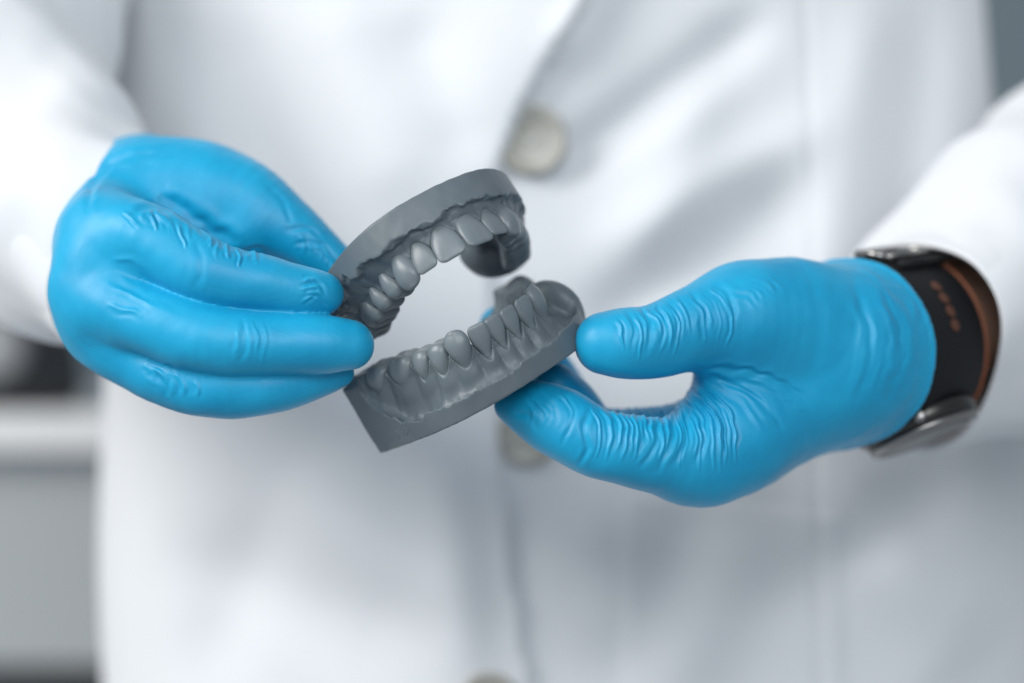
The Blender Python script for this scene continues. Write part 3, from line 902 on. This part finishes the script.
# buckle at the top
def wpt(ph, r, h):
    ph = math.radians(ph); return wc + wax * h + r * (wA * math.cos(ph) * 0.93 + wB * math.sin(ph))
def bar(P, r, mat, name, parent, nu=12):
    P = np.array(P); V = []; T = np.gradient(P, axis=0)
    for i in range(len(P)):
        A = frame_from(T[i], (0.1, 0.2, 0.97)); ph = np.linspace(0, 2 * np.pi, nu, endpoint=False)
        V.append(P[i] + (A[1][None] * np.cos(ph)[:, None] + A[2][None] * np.sin(ph)[:, None]) * r)
    V = np.vstack(V); n = len(P)
    F = [[j * nu + i, j * nu + (i + 1) % nu, (j + 1) * nu + (i + 1) % nu, (j + 1) * nu + i] for j in range(n - 1) for i in range(nu)]
    F.append(list(range(nu))[::-1]); F.append([(n - 1) * nu + i for i in range(nu)])
    return make_mesh(name, V, F, mat, parent)
bar([wpt(72, 34.5, -14), wpt(72, 35, 0), wpt(72, 34.5, 14), wpt(82, 34.5, 14.5), wpt(92, 34, 14), wpt(92, 34.4, 0), wpt(92, 34, -14), wpt(82, 34.5, -14.5), wpt(72.5, 34.5, -14)], 1.7, M_STEEL, 'buckle', watch)
bar([wpt(62, 34.3, -13), wpt(62, 34.6, 0), wpt(62, 34.3, 13)], 1.9, M_STRAP, 'strap_keeper', watch)
# case on the underside
cdir = wA * math.cos(math.radians(-66)) + wB * math.sin(math.radians(-66)); cdir /= np.linalg.norm(cdir)
cc = wc + cdir * 25
V, F = lathe([(16, -1), (19.5, 0.5), (20.5, 2), (20.5, 6), (19.4, 7), (0.02, 7)], cc, cdir, 80, tuple(wax))
case = make_mesh('watch_case', V, F, M_DSTEEL, watch)
V, F = lathe([(18.6, 6.6), (19.9, 7.0), (19.9, 8.3), (19.0, 9.2), (18.0, 9.4), (17.0, 9.0), (16.8, 8.2), (16.8, 6.6)], cc, cdir, 80, tuple(wax))
make_mesh('bezel', V, F, M_STEEL, case)
V, F = lathe([(16.9, 8.2), (16.6, 8.9), (14, 9.3), (0.02, 9.5)], cc, cdir, 64, tuple(wax))
make_mesh('watch_glass', V, F, M_GLASS, case)
side = np.cross(cdir, wax)
for q, hh in ((-1, 5), (0, 5), (1, 5)):
    d = wax * math.cos(q * 0.6 + math.pi) + side * math.sin(q * 0.6)
    V, F = lathe([(2.0, 0), (2.2, 0.4), (2.2, 2.8), (1.6, 3.2), (0.02, 3.2)], cc + cdir * (hh - 1) + d * 20.2, d, 20, tuple(cdir))
    make_mesh('watch_button' if q else 'crown', V, F, M_STEEL, case)

# ------------------------------------------------------------------ background
def box_mesh(x0, x1, y0, y1, z0, z1, r=0.0, seg=4):
    """rounded in plan"""
    pts = []
    for cx_, cy_, a in ((x1 - r, y1 - r, 0), (x0 + r, y1 - r, 90), (x0 + r, y0 + r, 180), (x1 - r, y0 + r, 270)):
        for k in range(seg + 1):
            t = math.radians(a + 90 * k / seg); pts.append((cx_ + r * math.cos(t), cy_ + r * math.sin(t)))
    n = len(pts); bz = min(2.0, (z1 - z0) / 4)
    cxm, cym = (x0 + x1) / 2, (y0 + y1) / 2
    def ring(s, z): return [(cxm + (p[0] - cxm) * (1 - s / (x1 - x0) * 2), cym + (p[1] - cym) * (1 - s / (y1 - y0) * 2), z) for p in pts]
    V = ring(bz, z0) + ring(0, z0 + bz) + ring(0, z1 - bz) + ring(bz, z1)
    F = [[j * n + i, j * n + (i + 1) % n, (j + 1) * n + (i + 1) % n, (j + 1) * n + i] for j in range(3) for i in range(n)]
    F.append(list(range(n))[::-1]); F.append([3 * n + i for i in range(n)])
    return np.array(V), F
V, F = box_mesh(-1500, 1500, 1700, 1750, -700, 1200, 0.5, 1)
o = make_mesh('wall', V, F, M_WALL, None, smooth=False); o['kind'] = 'structure'
CY = 700
def bgx(px, dep): return (px - 512) * S * (D + dep) / D
def bgz(py, dep): return (341.5 - py) * S * (D + dep) / D
cab = empty('cabinet', 'grey cabinet with a rounded white worktop behind the person at lower left', 'cabinet', (bgx(-60, CY) * 1e-3, CY * 1e-3, -0.7))
V, F = box_mesh(bgx(-260, CY), bgx(150, CY), CY, CY + 500, -700, bgz(452, CY), 20, 6)
make_mesh('cabinet_body', V, F, M_CAB, cab, smooth=False)
V, F = box_mesh(bgx(-258, CY), bgx(148, CY), CY - 2, CY + 480, -705, bgz(664, CY), 20, 6)
make_mesh('plinth', V, F, M_DARK, cab, smooth=False)
V, F = box_mesh(bgx(-280, CY), bgx(165, CY), CY - 25, CY + 500, bgz(452, CY) + 1, bgz(412, CY), 20, 6)
make_mesh('worktop', V, F, M_TOP, cab, smooth=False)
zc = bgz(412, CY)
dev = empty('desk_device', 'dark rounded device with a pale round dial on the white worktop at far left', 'device', (bgx(5, CY) * 1e-3, (CY + 80) * 1e-3, zc * 1e-3))
V, F = lathe([(46, 1), (54, 4), (56, 20), (52, 45), (42, 64), (24, 74), (0.1, 76)], np.array([bgx(-26, CY), CY + 80, zc]), (0, 0, 1), 64, (0, 1, 0))
make_mesh('housing', V, F, M_DARK, dev)
V, F = lathe([(20, -14), (20, 6), (17, 9), (0.1, 10)], np.array([bgx(-16, CY), CY + 28, zc + 40]), (0, -1, 0.25), 48)
make_mesh('dial', V, F, M_LGREY, dev)

# ------------------------------------------------------------------ light
w = bpy.data.worlds.new('World'); scene.world = w; w.use_nodes = True
bg = w.node_tree.nodes['Background']; bg.inputs[0].default_value = (0.80, 0.90, 1.0, 1); bg.inputs[1].default_value = 0.40
def area(name, loc, target, size, size_y, power, col):
    l = bpy.data.lights.new(name, 'AREA'); l.shape = 'RECTANGLE'; l.size = size; l.size_y = size_y; l.energy = power; l.color = col
    o = bpy.data.objects.new(name, l); link(o); o.location = loc
    d = Vector(target) - Vector(loc); o.rotation_euler = d.to_track_quat('-Z', 'Y').to_euler()
    return o
area('window_light', (-1.8, -0.95, 1.1), (0.0, 0.1, 0), 1.4, 1.2, 54, (1.0, 0.985, 0.96))
area('room_light', (0.15, -1.75, 0.75), (0.0, 0.1, 0), 1.2, 0.9, 19, (0.93, 0.97, 1.0))

# ------------------------------------------------------------------ camera
cd = bpy.data.cameras.new('camera'); cam = bpy.data.objects.new('camera', cd); link(cam)
cam.location = (0, -D * 1e-3, 0); cam.rotation_euler = (math.radians(90), 0, 0)
cd.sensor_width = 36; cd.lens = 36 * D / (W0 * S)
cd.clip_start = 0.05; cd.clip_end = 50
cd.dof.use_dof = True; cd.dof.focus_distance = (D - 21) * 1e-3; cd.dof.aperture_fstop = 2.9; cd.dof.aperture_blades = 0
scene.camera = cam
scene.view_settings.view_transform = 'Standard'; scene.view_settings.look = 'None'
scene.view_settings.exposure = 0.0; scene.view_settings.gamma = 1.0
scene.cycles.use_denoising = True
